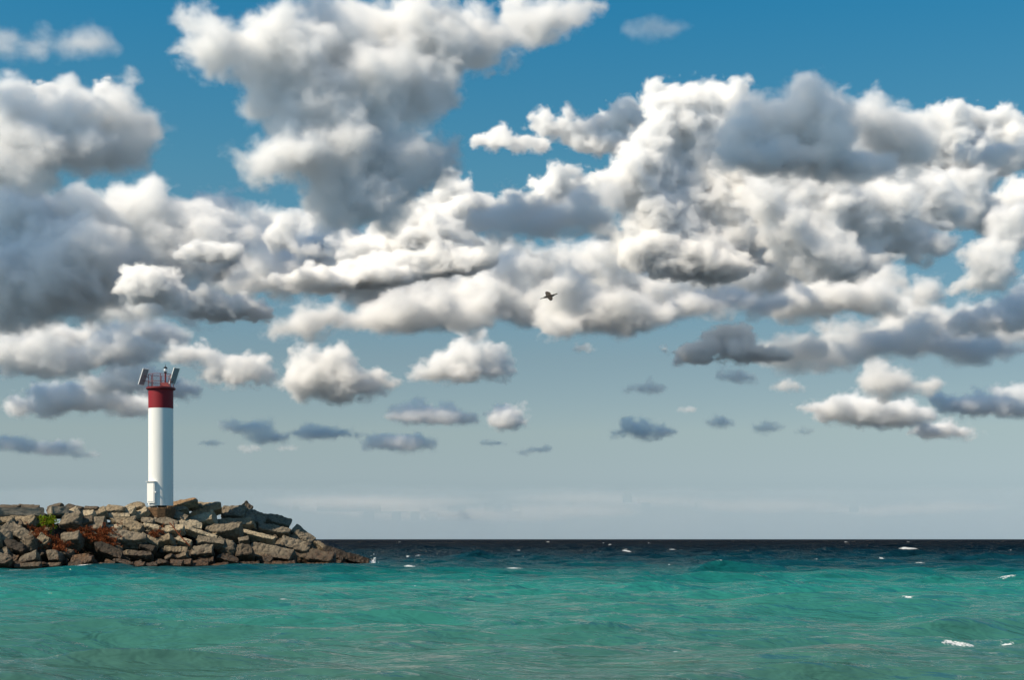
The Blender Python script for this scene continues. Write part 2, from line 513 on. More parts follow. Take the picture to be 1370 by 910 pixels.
for n_, (x_, D_, w_, y_) in enumerate([(575, 11400, 60, 557), (535, 15200, 55, 592), (677, 12000, 16, 566), (865, 13200, 50, 578), (962, 11700, 30, 566),
                                       (1030, 12400, 70, 574), (720, 15300, 40, 602), (40, 16500, 120, 596), (960, 7300, 30, 480), (865, 8950, 40, 521),
                                       (250, 8800, 60, 474), (1310, 10700, 90, 545), (210, 9500, 80, 512)]):
    shade_cloud(x_, y_, D_, w_ * 1.3, 16, 240 + n_)

# ------------------------------------------------------------------ water
WHITECAPS = [  # x, y in the photo, width there, height there, sparkle
    (675, 760, 60, 4.5, .0), (836, 740, 26, 5, .0), (908, 736.5, 32, 3.5, .0), (723, 745, 20, 2.4, .1), (1217, 735.5, 36, 3.5, .0), (1298, 779, 40, 4, .0),
    (1215, 802, 20, 2.2, .4), (1286, 859, 66, 6, .3), (1092, 857, 104, 6, .45), (762, 739, 14, 2, .2), (695, 737, 9, 2, .2), (1002, 741, 9, 2.5, .2),
    (1010, 745, 14, 2, .3), (1088, 741, 8, 2, .2), (1095, 748, 8, 2, .2), (928, 763, 10, 3.5, .2), (895, 758, 6, 3, .2), (885, 770, 8, 2, .3),
    (1345, 777, 30, 2.5, .3), (1210, 741, 8, 2, .2), (1293, 741, 10, 2, .3), (1330, 755, 26, 3, .45), (1230, 756, 20, 3, .45), (960, 764, 16, 2, .4),
    (1200, 779, 16, 2.5, .35), (545, 789, 44, 3, .5), (372, 805, 40, 4, .5), (428, 809, 20, 4, .5), (550, 760, 20, 2.2, .2), (560, 748, 10, 2, .2),
    (628, 777, 8, 3, .3), (660, 745, 9, 2, .2), (250, 869, 22, 4, .5), (900, 880, 30, 5, .55), (1350, 858, 30, 4, .4),
    (985, 781, 40, 3, .5), (443, 884, 18, 5, .5), (1340, 898, 50, 5, .5), (505, 757, 22, 2.5, .1), (1180, 748, 10, 2, .3)]
rw = random.Random(12)
for _ in range(32):
    y = 725.5 + rw.random() ** 1.5 * 45
    x = rw.uniform(500, 1370)
    WHITECAPS.append((x, y, rw.uniform(3, 8), rw.uniform(1.2, 2.2), rw.uniform(.1, .5)))


def build_water():
    ys = [-60., -30., -10., 2., 6., 9.]
    y = 11.
    while y < 90000:
        ys.append(y)
        y *= 1.0058 if y < 2500 else (1.012 if y < 9000 else 1.08)
    ys = np.array(ys)
    NX = 980
    u = np.linspace(-1, 1, NX)
    half = .60 * np.maximum(ys, 0) + 14
    half = np.where(ys < 11, 40, half)
    X = u[None, :] * half[:, None]
    Y = np.repeat(ys[:, None], NX, 1)
    dX = half * 2 / NX
    dY = np.gradient(ys)
    Z = np.zeros_like(X)
    sx = np.zeros_like(X)
    sy = np.zeros_like(X)
    rs = np.random.RandomState(4)
    wind = np.ones_like(X)
    for k in range(130):
        lam = .7 * (22 ** (rs.rand() ** 1.15))
        th = rs.normal(0, .36) + .14          # travel mostly towards the shore
        kx, ky = math.sin(th), -math.cos(th)
        kk = 2 * math.pi / lam
        a = .0088 * lam
        if lam > 3.5:
            a *= (3.5 / lam) ** 1.1
        res = np.clip((lam / (3.0 * np.maximum(dY * abs(ky), dX * abs(kx) + 1e-6)) - 1), 0, 1)[:, None]
        # open water is rougher than the lee of the bar
        rough = np.clip((ys - 30) / 120, 0, 1)[:, None] * .6 + .62 + 1.5 * np.clip((ys - 110) / 250, 0, 1)[:, None]
        ph = kk * (kx * X + ky * Y) + rs.rand() * 6.283
        A = a * res * rough
        Z += A * np.cos(ph)
        sx += -.9 * A * kx * np.sin(ph)
        sy += -.9 * A * ky * np.sin(ph)
    # patches of gust and calm
    P = np.stack([X.ravel() / 9., Y.ravel() / 14., np.zeros(X.size)], 1)
    g = (1 + .8 * noise3(P, 5) + .5 * noise3(P * 2.7, 6)).reshape(X.shape)
    g = np.clip(g, .35, 1.7)
    Z *= g
    X2 = X + sx * g
    Y2 = Y + sy * g
    foam = np.zeros_like(X)
    for (px, py, w_, h_, sp) in WHITECAPS:
        D = F * CAMZ / (py + h_ * .4 - 722)
        x0 = (px - 685) / F * D
        hw = w_ / 2 / F * D
        hh = h_ / F * D
        hh *= .68 * (1 + .7 * min(max((D - 60) / 80, 0), 1))
        ly = max(hh * 1.1, .12, D * .0062)
        i0, i1 = np.searchsorted(ys, D - 4 * ly), np.searchsorted(ys, D + 4 * ly)
        if i1 <= i0:
            continue
        xs, yy = X[i0:i1], Y[i0:i1]
        line = D + (noise3(np.stack([xs.ravel() / (hw * .7 + .1), np.full(xs.size, px * .13), np.zeros(xs.size)], 1), 8).reshape(xs.shape)) * ly * 1.2
        ex = np.abs((xs - x0) / hw)
        fx = np.minimum(1.3 * np.exp(-ex ** 2 * 1.6), 1)
        t = (yy - line) / ly
        Z[i0:i1] += hh * .85 * fx * np.exp(-np.where(t < 0, t * 1.3, t * .7) ** 2) * (1 - sp * .8)
        f = fx * np.exp(-np.where(t < 0, t * .9, t * 1.6) ** 2)
        foam[i0:i1] = np.maximum(foam[i0:i1], f * (1.22 - sp * .9))
    # wash along the foot of the breakwater
    pxs = X / np.maximum(Y, 1) * F + 685
    sh = F * CAMZ / (764.5 - np.clip(pxs, -200, 560) / 492. * 6.5 - 722)
    wv = noise3(np.stack([X.ravel() / 1.1, Y.ravel() / 1.1, np.zeros(X.size)], 1), 21).reshape(X.shape)
    wash = np.exp(-((Y - sh + .35) / .45) ** 2) * np.clip(.55 + wv * 1.6, 0, .95) * (pxs < 500)
    foam = np.maximum(foam, wash)
    ny = len(ys)
    co = np.stack([X2, Y2, Z], 2).reshape(-1, 3)
    idx = np.arange(ny * NX).reshape(ny, NX)
    q = np.stack([idx[:-1, :-1], idx[:-1, 1:], idx[1:, 1:], idx[1:, :-1]], 2).reshape(-1, 4)
    me = bpy.data.meshes.new('water')
    me.vertices.add(len(co))
    me.vertices.foreach_set('co', co.ravel())
    me.loops.add(q.size)
    me.loops.foreach_set('vertex_index', q.ravel().astype(np.int32))
    me.polygons.add(len(q))
    me.polygons.foreach_set('loop_start', np.arange(0, q.size, 4, dtype=np.int32))
    me.polygons.foreach_set('use_smooth', np.ones(len(q), dtype=bool))
    me.update()
    at_ = me.attributes.new('foam', 'FLOAT', 'POINT')
    at_.data.foreach_set('value', foam.ravel().astype(np.float32))
    o = bpy.data.objects.new('water', me)
    col.objects.link(o)
    o['kind'] = 'structure'
    return o


def water_mat():
    t = NT('lake_water')
    g = t.n('ShaderNodeNewGeometry')
    pos = g.outputs['Position']
    sp = t.n('ShaderNodeSeparateXYZ')
    t.link(pos, sp.inputs[0])
    # depth under the surface grows away from the beach; a sand bar makes the turquoise
    dist = sp.outputs['Y']
    mp = t.n('ShaderNodeMapping')
    mp.inputs['Scale'].default_value = (.03, .055, 0)
    t.link(pos, mp.inputs[0])
    warp = t.mapr(t.noise(mp.outputs[0], 1., 3., .55), .25, .75, -.16, .16, clamp=False)
    lg = t.math('LOGARITHM', t.math('MAXIMUM', dist, 8.), math.e)
    q = t.math('ADD', lg, warp)
    base = t.ramp(t.mapr(q, math.log(14), math.log(900)),
                  [((math.log(v) - math.log(14)) / (math.log(900) - math.log(14)), c) for v, c in WATER_STOPS])
    # drifting darker and lighter streaks
    m2 = t.n('ShaderNodeMapping')
    m2.inputs['Scale'].default_value = (.10, .34, 0)
    t.link(pos, m2.inputs[0])
    st = t.mapr(t.noise(m2.outputs[0], 1., 4., .6, .4), .33, .67)
    base = t.mix(t.math('MULTIPLY', st, .34), base, t.mix(1., base, (.62, .74, .78), 'MULTIPLY'))
    # foam
    at_ = t.n('ShaderNodeAttribute')
    at_.attribute_name = 'foam'
    m3 = t.n('ShaderNodeMapping')
    m3.inputs['Scale'].default_value = (3.2, 1.6, 1.)
    t.link(pos, m3.inputs[0])
    fn = t.noise(m3.outputs[0], 4.5, 6., .72)
    ff = t.mapr(t.math('ADD', at_.outputs['Fac'], t.mapr(fn, .3, .7, -.58, .36, clamp=False)), .34, .68, smooth=True)
    # ripples finer than the mesh
    m4 = t.n('ShaderNodeMapping')
    m4.inputs['Scale'].default_value = (.5, 1.3, 1)
    m4.inputs['Rotation'].default_value = (0, 0, .12)
    t.link(pos, m4.inputs[0])
    n1 = t.noise(m4.outputs[0], 2.4, 3., .52, .3)
    n2 = t.noise(m4.outputs[0], .55, 3., .6)
    far = t.mapr(lg, math.log(30), math.log(250), 0, 1)
    b1 = t.bump(n1, .8, .2)
    b2 = t.n('ShaderNodeBump')
    b2.inputs['Distance'].default_value = 1.2
    t.link(n2, b2.inputs['Height'])
    t.link(t.mapr(far, 0, 1, .3, 1.), b2.inputs['Strength'])
    t.link(b1, b2.inputs['Normal'])
    m5 = t.n('ShaderNodeMapping')
    m5.inputs['Scale'].default_value = (.16, .22, 1)
    t.link(pos, m5.inputs[0])
    n5 = t.noise(m5.outputs[0], 1., 5., .66, .3)
    b3 = t.n('ShaderNodeBump')
    b3.inputs['Distance'].default_value = 5.
    t.link(n5, b3.inputs['Height'])
    t.link(t.mapr(lg, math.log(70), math.log(350), 0, .9), b3.inputs['Strength'])
    t.link(b2.outputs[0], b3.inputs['Normal'])
    nrm = b3.outputs[0]
    m6 = t.n('ShaderNodeMapping')
    m6.inputs['Scale'].default_value = (.11, .017, 1)
    t.link(pos, m6.inputs[0])
    chop_shade = t.mapr(t.noise(m6.outputs[0], 1., 5., .7, .3), .40, .62)      # shade of far waves and gusts painted into the colour as long streaks
    base = t.mix(t.math('MULTIPLY', chop_shade, t.mapr(lg, math.log(60), math.log(160), 0, .85)), base, t.mix(1., base, (.22, .3, .36), 'MULTIPLY'))
    col_ = t.mix(ff, base, (.70, .72, .72))
    dif = t.n('ShaderNodeBsdfDiffuse')
    t.link(col_, dif.inputs['Color'])
    t.link(nrm, dif.inputs['Normal'])
    glo = t.n('ShaderNodeBsdfGlossy')
    t.link(t.mapr(far, 0, 1, .1, .22), glo.inputs['Roughness'])
    t.link(nrm, glo.inputs['Normal'])
    fr = t.n('ShaderNodeFresnel')
    fr.inputs['IOR'].default_value = 1.33
    t.link(nrm, fr.inputs['Normal'])
    # choppy water: the faces one sees at a flat angle are the ones tilted towards the eye
    cap = t.mapr(far, 0, 1, .42, .06)
    fac = t.math('MINIMUM', fr.outputs[0], cap)
    fac = t.math('MULTIPLY', fac, t.mapr(ff, 0, 1, 1, .1))
    mixs = t.n('ShaderNodeMixShader')
    t.link(fac, mixs.inputs[0])
    t.link(dif.outputs[0], mixs.inputs[1])
    t.link(glo.outputs[0], mixs.inputs[2])
    return t.done(mixs)


WATER_STOPS = [(14, (0.0541, 0.131, 0.1048)), (24, (0.0459, 0.1458, 0.1171)), (36, (0.0295, 0.1679, 0.1392)), (55, (0.0197, 0.1843, 0.1572)), (72, (0.0056, 0.1155, 0.1085)), (95, (0.0021, 0.0525, 0.063)), (150, (0.0011, 0.0275, 0.0396)), (280, (0.0011, 0.0121, 0.022)), (800, (0.0011, 0.005, 0.011))]
water = build_water()
water.data.materials.append(water_mat())

# ------------------------------------------------------------------ the breakwater
def shore_y(px):                       # where its foot meets the water
    pw = 764.5 - max(min(px, 560), -200) / 492. * 6.5
    return F * CAMZ / (pw - 722)


def slope_pos(px, py, push=0.):
    Y = (shore_y(px) + 1.5 * CAMZ) / (1 + 1.5 * (py - 722) / F)
    return at(px, py, Y + push)


def crest_py(px):
    pts = [(-200, 684), (0, 684), (100, 684), (170, 681), (240, 679), (300, 682), (345, 693), (400, 715), (440, 737), (480, 757), (500, 764), (560, 790)]
    for (a, ya), (b, yb) in zip(pts, pts[1:]):
        if a <= px <= b:
            return ya + (yb - ya) * (px - a) / (b - a)
    return 790


def stone_mat(name, c, dark=.45, stain=(.10, .075, .05), stripes=0.):
    t = NT(name)
    g = t.n('ShaderNodeNewGeometry')
    oi = t.n('ShaderNodeObjectInfo')
    tc_ = t.n('ShaderNodeTexCoord')
    ob = tc_.outputs['Object']
    ad = t.n('ShaderNodeVectorMath', operation='ADD')
    t.link(ob, ad.inputs[0])
    rv = t.n('ShaderNodeVectorMath', operation='SCALE')
    cmb = t.n('ShaderNodeCombineXYZ')
    for i in range(3):
        t.link(oi.outputs['Random'], cmb.inputs[i])
    t.link(cmb.outputs[0], rv.inputs[0])
    rv.inputs['Scale'].default_value = 53.
    t.link(rv.outputs[0], ad.inputs[1])
    v = ad.outputs[0]
    n1 = t.noise(v, 1.6, 5, .62)
    n2 = t.noise(v, 7., 5, .68)
    n3 = t.noise(v, 24., 3, .6)
    mp = t.n('ShaderNodeMapping')
    mp.inputs['Scale'].default_value = (1.2, 1.2, 11.)
    t.link(v, mp.inputs[0])
    n4 = t.noise(mp.outputs[0], 1.4, 3, .55)          # bedding in the stone
    cc = t.mix(t.mapr(oi.outputs['Random'], 0, 1, 0, .55), c, tuple(x * k for x, k in zip(c, (.62, .60, .58))))
    cc = t.mix(t.mapr(n1, .36, .66), cc, tuple(x * 1.3 for x in c))
    cc = t.mix(t.mapr(n2, .46, .62, 0, dark * 1.25), cc, tuple(x * .34 for x in c))
    cc = t.mix(t.mapr(n1, .55, .70, 0, .6), cc, stain)
    cc = t.mix(t.mapr(n4, .54, .64, 0, .5), cc, tuple(x * .42 for x in c))
    cc = t.mix(t.mapr(n3, .62, .72, 0, .6), cc, tuple(x * .3 for x in c))
    # wet, weed-stained foot; raised and blackened to paint in shade too
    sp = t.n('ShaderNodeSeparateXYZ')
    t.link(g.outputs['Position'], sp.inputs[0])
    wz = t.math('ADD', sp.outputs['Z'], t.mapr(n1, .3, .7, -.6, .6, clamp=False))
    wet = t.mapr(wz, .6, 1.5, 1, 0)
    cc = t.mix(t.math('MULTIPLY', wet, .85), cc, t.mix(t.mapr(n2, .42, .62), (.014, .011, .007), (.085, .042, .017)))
    h = t.math('ADD', t.math('MULTIPLY', n2, 1.), t.math('ADD', t.math('MULTIPLY', n3, .35), t.math('MULTIPLY', n4, .8)))
    nb = t.bump(h, .8, .09)
    return t.done(t.pbsdf(cc, t.mapr(wet, 0, 1, .88, .45), nb, .3))


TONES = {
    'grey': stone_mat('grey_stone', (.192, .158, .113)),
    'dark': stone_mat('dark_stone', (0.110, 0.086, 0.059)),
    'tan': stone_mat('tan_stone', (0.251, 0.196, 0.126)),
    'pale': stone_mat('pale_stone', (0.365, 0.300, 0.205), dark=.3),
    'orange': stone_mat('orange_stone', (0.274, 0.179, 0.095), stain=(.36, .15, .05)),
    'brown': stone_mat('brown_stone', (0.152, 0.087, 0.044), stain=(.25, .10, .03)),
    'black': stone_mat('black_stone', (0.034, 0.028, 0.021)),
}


def rock_bm(wd, ln, th, seed, smooth=.0, fine=.11):
    r = random.Random(seed)
    bm = bmesh.new()
    pts = []
    for sx_ in (-1, 1):
        for sy_ in (-1, 1):
            for sz_ in (-1, 1):
                j = lambda: r.uniform(.80, 1.04)
                pts.append((sx_ * wd / 2 * j(), sy_ * ln / 2 * j(), sz_ * th / 2 * j()))
    for p in pts:
        bm.verts.new(p)
    bmesh.ops.convex_hull(bm, input=bm.verts[:])
    for _ in range(r.randint(2, 5)):          # broken corners
        n = Vector((r.choice((-1, 1)) * r.uniform(.4, 1) / wd, r.choice((-1, 1)) * r.uniform(.2, 1) / ln, r.choice((-1, 1)) * r.uniform(.15, .8) / th)).normalized()
        ext = max(v.co.dot(n) for v in bm.verts)
        bmesh.ops.bisect_plane(bm, geom=bm.verts[:] + bm.edges[:] + bm.faces[:], plane_co=n * ext * r.uniform(.72, .9), plane_no=n, clear_outer=True)
        vs = bm.verts[:]
        bmesh.ops.delete(bm, geom=bm.faces[:], context='FACES_ONLY')
        bmesh.ops.convex_hull(bm, input=vs)
        loose = [v for v in bm.verts if not v.link_faces]
        bmesh.ops.delete(bm, geom=loose, context='VERTS')
    bmesh.ops.dissolve_limit(bm, angle_limit=R(6), verts=bm.verts[:], edges=bm.edges[:])
    bmesh.ops.remove_doubles(bm, verts=bm.verts[:], dist=min(wd, ln, th) * .12)
    bmesh.ops.bevel(bm, geom=bm.edges[:], offset=min(wd, ln, th) * .055, segments=1, affect='EDGES', clamp_overlap=True)
    bmesh.ops.remove_doubles(bm, verts=bm.verts[:], dist=.006)
    vs = bm.verts[:]
    bmesh.ops.delete(bm, geom=bm.faces[:], context='FACES_ONLY')
    bmesh.ops.convex_hull(bm, input=vs)
    bmesh.ops.delete(bm, geom=[v for v in bm.verts if not v.link_faces], context='VERTS')
    bmesh.ops.delete(bm, geom=[e for e in bm.edges if not e.link_faces], context='EDGES')
    for _ in range(6):
        es = [e for e in bm.edges if e.calc_length() > fine]
        if not es or len(bm.verts) > 3500:
            break
        bmesh.ops.subdivide_edges(bm, edges=es, cuts=1)
        bmesh.ops.triangulate(bm, faces=[f for f in bm.faces if len(f.verts) > 3])
    bm.normal_update()
    co = np.array([v.co[:] for v in bm.verts])
    no = np.array([v.normal[:] for v in bm.verts])
    m = min(wd, ln, th)
    d = noise3(co / (m * .9) + seed, seed) * m * .17 + (np.abs(noise3(co / (m * .38), seed + 1)) - .22) * m * .17 + noise3(co / .16, seed + 2) * .035
    co += no * d[:, None]
    for v, c in zip(bm.verts, co):
        v.co = c
    bm.normal_update()
    return bm


NAMES = {'slab': 'stone_slab', 'block': 'stone_block', 'boulder': 'boulder', 'stone': 'stone'}


def place_rock(px, py, wd, h, e, roll, tilt, tone, kind, label, seed, push=0., group='armour stones of the breakwater', yaw=None):
    if py > 708:
        h, e = h * .8, e * 1.6
    else:
        e *= 1.25
    P = slope_pos(px, py, push)
    m = P.y / F
    r = random.Random(seed * 7 + 1)
    ti = R(tilt + r.uniform(-9, 7))
    L_ = max(h * m / max(math.sin(ti), .2), .35)
    th = max(e * m / max(math.cos(ti), .25), .18)
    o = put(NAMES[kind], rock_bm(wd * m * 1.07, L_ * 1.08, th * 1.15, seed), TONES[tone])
    yw = R(r.uniform(-18, 18)) if yaw is None else R(yaw)
    rot = Matrix.Rotation(R(roll), 3, 'Y') @ Matrix.Rotation(ti, 3, 'X') @ Matrix.Rotation(yw, 3, 'Z')
    nrm = rot @ Vector((0, 0, 1))
    o.rotation_euler = rot.to_euler()
    o.location = P - nrm * th * .35
    tag(o, label, 'rock', group, 'thing')
    return o


ROCKS = [
    # the seaward tip
    (372, 696, 34, 10, 8, 27, 40, 'grey', 'slab', 'dark slab leaning down the crest just above the big tan-grey slab near the tip'),
    (367, 709, 42, 13, 9, 21, 50, 'grey', 'slab', 'broad grey-brown slab sloping seaward directly below the dark crest slab'),
    (405, 717, 35, 15, 10, 33, 62, 'grey', 'slab', 'steep grey slab standing on edge with a bright sunlit left end, highest near the tip'),
    (396, 730, 40, 16, 9, 14, 52, 'grey', 'slab', 'flat brownish slab tucked under the steep upright slab near the tip'),
    (364, 740, 56, 20, 8, 1, 64, 'grey', 'block', 'large rectangular block with a pitted and streaked front face low by the water'),
    (420, 745, 56, 17, 8, -9, 58, 'dark', 'slab', 'wide dark triangular slab low on the tip beside the streaked block'),
    (433, 733, 28, 7, 6, 24, 45, 'tan', 'slab', 'narrow light slab lying on top of the dark tip stones'),
    (446, 741, 30, 12, 10, 20, 50, 'black', 'block', 'blackish block under the narrow light slab of the tip'),
    (472, 749, 44, 13, 12, 27, 60, 'black', 'slab', 'outermost black wedge of stone sloping into the water at the tip'),
    (374, 756, 46, 8, 6, 2, 40, 'brown', 'slab', 'reddish-brown wet slab at the waterline under the streaked block'),
    (424, 757, 46, 6, 5, 1, 35, 'brown', 'slab', 'long low rust-brown wet slab at the waterline under the triangular slab'),
    (470, 758, 48, 5, 5, 0, 30, 'brown', 'slab', 'thin brown wet slab at the waterline beneath the outermost black wedge'),
    # crest right of the lighthouse
    (243, 673, 42, 6, 6, -6, 20, 'orange', 'slab', 'orange-tan slab on the crest touching the right side of the lighthouse'),
    (270, 676, 52, 5, 6, -2, 18, 'tan', 'slab', 'thin flat layered slab on the crest right of the orange-tan slab'),
    (271, 685, 54, 9, 6, -3, 42, 'orange', 'slab', 'long tan slab with an orange right end under the crest slabs'),
    (312, 684, 34, 15, 9, 9, 48, 'grey', 'block', 'rounded grey block on the crest right of the layered slabs'),
    (331, 678, 14, 8, 8, 38, 40, 'dark', 'stone', 'small dark pointed stone poking up from the crest line'),
    (336, 690, 42, 14, 9, 10, 48, 'grey', 'slab', 'thick grey slab below the small pointed crest stone'),
    (270, 694, 34, 13, 9, -24, 52, 'pale', 'block', 'light grey block tilted up to its right in the middle of the slope'),
    (314, 699, 52, 9, 6, 6, 42, 'tan', 'slab', 'smooth tan slab with a pointed right end below the thick grey slab'),
    (299, 709, 48, 13, 11, -5, 50, 'grey', 'boulder', 'chunky cracked boulder overhanging a black gap in the middle of the slope'),
    (251, 701, 36, 9, 7, 18, 45, 'pale', 'slab', 'pale slab sloping down to the right below the tilted light block'),
    (268, 713, 44, 6, 5, 21, 45, 'pale', 'slab', 'long thin pale slab pointing down the slope left of the cracked boulder'),
    (346, 717, 48, 7, 7, 5, 48, 'pale', 'slab', 'cream-coloured long slab shading a black gap above the streaked block'),
    (326, 723, 14, 7, 8, 0, 45, 'grey', 'stone', 'small grey stone squeezed under the left end of the cream slab'),
    (304, 730, 28, 14, 9, 15, 55, 'grey', 'block', 'irregular light-grey block left of the large streaked block'),
    (327, 738, 24, 16, 10, 8, 55, 'dark', 'block', 'rough dark block with a ragged face leaning on the streaked block'),
    (271, 738, 28, 16, 10, 12, 55, 'grey', 'boulder', 'grey boulder with a pointed foot above the brown waterline stones'),
    (283, 724, 38, 8, 6, 10, 45, 'grey', 'slab', 'low rough slab lying across the slope above the pointed-foot boulder'),
    (305, 748, 30, 10, 8, 10, 50, 'black', 'stone', 'black wet stone low in the gap between the streaked block and the boulder'),
    (290, 757, 32, 6, 5, 0, 35, 'brown', 'stone', 'rust-brown wet stone at the waterline below the black gap'),
    (262, 755, 32, 9, 6, 5, 42, 'brown', 'stone', 'knobbly brown wet stone at the waterline beneath the pointed-foot boulder'),
    (332, 756, 30, 6, 6, 0, 38, 'black', 'stone', 'black low stone at the waterline just left of the reddish slab'),
    # under and left of the lighthouse
    (217, 680, 11, 11, 8, -10, 50, 'pale', 'stone', 'small pale upright stone directly in front of the lighthouse foot'),
    (203, 682, 15, 7, 7, -8, 40, 'pale', 'stone', 'small bright stone under the lighthouse door'),
    (237, 682, 30, 7, 6, -4, 42, 'tan', 'slab', 'tan slab beneath the orange-tan crest slab'),
    (236, 691, 34, 9, 8, 4, 48, 'grey', 'slab', 'grey slab with a dark underside below the lighthouse'),
    (181, 677, 24, 8, 7, -8, 40, 'tan', 'stone', 'pointed tan stone on the crest just left of the lighthouse'),
    (151, 681, 30, 9, 7, -6, 40, 'tan', 'boulder', 'humped tan boulder on the crest, second stone left of the lighthouse'),
    (172, 684, 16, 10, 8, 0, 50, 'pale', 'stone', 'round pale stone between the humped and the pointed crest stones'),
    (188, 686, 22, 8, 6, -22, 48, 'pale', 'stone', 'bright wedge of stone slanting up towards the lighthouse door'),
    (131, 685, 20, 9, 7, -12, 42, 'tan', 'stone', 'triangular tan stone on the crest left of the humped boulder'),
    (155, 690, 36, 4, 4, 2, 40, 'pale', 'slab', 'thin pale sliver of slab under the humped crest boulder'),
    (170, 700, 46, 12, 7, 13, 46, 'tan', 'slab', 'broad smooth tan slab dipping to the right, left of the lighthouse'),
    (130, 701, 20, 17, 10, -6, 58, 'grey', 'boulder', 'grey pointed boulder with a black right side above the red dried plants'),
    (197, 697, 18, 9, 8, 0, 50, 'grey', 'stone', 'round grey stone right of the broad tan slab'),
    (222, 698, 36, 10, 7, 6, 48, 'grey', 'slab', 'flat grey slab straight below the lighthouse tower'),
    (203, 704, 24, 5, 4, 10, 42, 'pale', 'slab', 'small pale flat slab at the right end of the broad tan slab'),
    (230, 708, 34, 8, 7, 0, 45, 'pale', 'slab', 'brightest cream slab on the slope below the lighthouse'),
    (150, 705, 26, 5, 4, 5, 42, 'pale', 'slab', 'small light slab just above the red dried plants'),
    (171, 719, 52, 17, 11, 8, 48, 'grey', 'boulder', 'big smooth grey boulder overhanging a wide black hollow, left of the lighthouse'),
    (199, 723, 28, 10, 7, 26, 48, 'tan', 'slab', 'tan slab dipping right, left arm of a V below the lighthouse'),
    (219, 722, 22, 12, 7, -32, 50, 'tan', 'slab', 'tan slab rising right, right arm of a V below the lighthouse'),
    (182, 742, 42, 8, 7, 9, 46, 'dark', 'slab', 'dark slab deep in the hollow under the big smooth boulder'),
    (236, 736, 32, 8, 6, 13, 48, 'tan', 'slab', 'knobbly tan slab low on the slope right of the V of stones'),
    (243, 744, 14, 6, 6, -20, 45, 'tan', 'stone', 'small tan stone tipped up below the knobbly tan slab'),
    (226, 745, 12, 5, 5, -30, 45, 'grey', 'stone', 'little grey stone left of the small tipped tan stone'),
    (246, 724, 22, 7, 6, 8, 45, 'pale', 'slab', 'pale slab crossed by the red bare twig'),
    (236, 755, 18, 10, 8, 3, 52, 'brown', 'block', 'cube-like rust-brown block at the waterline under the lighthouse'),
    (250, 754, 12, 8, 7, 0, 50, 'brown', 'stone', 'small round brown stone right of the cube-like waterline block'),
    (216, 753, 18, 8, 8, 0, 50, 'black', 'stone', 'black wet stone at the waterline left of the cube-like brown block'),
    (186, 757, 14, 9, 7, 0, 50, 'brown', 'stone', 'golden-brown wet stone alone at the waterline under the dark slab'),
    (147, 756, 14, 11, 8, 0, 52, 'brown', 'stone', 'orange-brown wet stone at the waterline below the red dried plants'),
    (165, 754, 30, 8, 8, 4, 48, 'black', 'boulder', 'smooth black wet boulder between the orange-brown and golden-brown waterline stones'),
    (146, 738, 40, 13, 11, 8, 52, 'black', 'boulder', 'large black shaded boulder directly beneath the red dried plants'),
    (196, 732, 26, 9, 9, 5, 52, 'black', 'block', 'black block in the hollow right of the big smooth boulder'),
    # left end
    (93, 695, 30, 14, 9, -8, 50, 'grey', 'boulder', 'humped grey boulder right of the green plant'),
    (115, 688, 24, 8, 6, -14, 44, 'pale', 'stone', 'light ridge-shaped stone right of the concrete wall end'),
    (97, 686, 18, 8, 6, -20, 44, 'pale', 'stone', 'light tilted stone against the right end of the concrete wall'),
    (116, 697, 18, 8, 7, 0, 46, 'dark', 'stone', 'small dark stone right of the humped grey boulder'),
    (30, 698, 32, 13, 9, -4, 52, 'tan', 'block', 'squared light-brown block under the concrete wall near the green plant'),
    (5, 697, 28, 8, 7, 0, 50, 'tan', 'block', 'low squared block under the concrete wall at the edge of the photo'),
    (24, 713, 42, 17, 10, 17, 52, 'grey', 'slab', 'large sunlit slab slanting down right, left of the red dried plants'),
    (3, 717, 26, 18, 10, 32, 54, 'grey', 'slab', 'leaning slab at the edge of the photo beside the large sunlit slab'),
    (44, 731, 14, 24, 10, -4, 70, 'dark', 'block', 'tall narrow dark block standing beside the light upright stone'),
    (57, 727, 17, 24, 9, 18, 62, 'tan', 'block', 'narrow light upright stone among the red dried plants'),
    (94, 720, 26, 16, 9, -6, 55, 'grey', 'boulder', 'weathered grey boulder between the two patches of red dried plants'),
    (38, 748, 26, 14, 9, -4, 55, 'grey', 'boulder', 'rounded boulder low at the water left of the light upright stone'),
    (36, 757, 36, 6, 6, 2, 42, 'tan', 'slab', 'light yellowish flat slab at the waterline under the rounded boulder'),
    (71, 757, 20, 6, 5, -2, 42, 'tan', 'slab', 'small yellowish slab at the waterline right of the larger yellowish slab'),
    (72, 745, 18, 18, 9, -10, 60, 'grey', 'block', 'steep grey block above the small yellowish waterline slab'),
    (5, 750, 20, 17, 9, 10, 58, 'grey', 'boulder', 'grey boulder low at the water at the edge of the photo'),
    (111, 751, 30, 15, 9, -4, 54, 'brown', 'boulder', 'big brown layered boulder at the waterline below the weathered grey boulder'),
    (90, 740, 18, 10, 8, 6, 50, 'dark', 'stone', 'dark stone right of the steep grey block low on the slope'),
    (20, 732, 34, 14, 12, 8, 55, 'black', 'block', 'black shaded block under the large sunlit slab'),
    (100, 756, 22, 6, 6, 0, 45, 'black', 'stone', 'black low stone at the waterline left of the brown layered boulder'),
    (130, 757, 22, 6, 6, 0, 45, 'black', 'stone', 'black low stone at the waterline right of the brown layered boulder'),
    (200, 757, 20, 6, 6, 0, 45, 'black', 'stone', 'black low stone at the waterline right of the golden-brown stone'),
    (55, 755, 18, 8, 7, 0, 45, 'black', 'stone', 'black low stone between the two yellowish waterline slabs'),
    (8, 678, 34, 4, 4, 2, 15, 'dark', 'slab', 'thin dark slab on top of the concrete wall at the edge of the photo'),
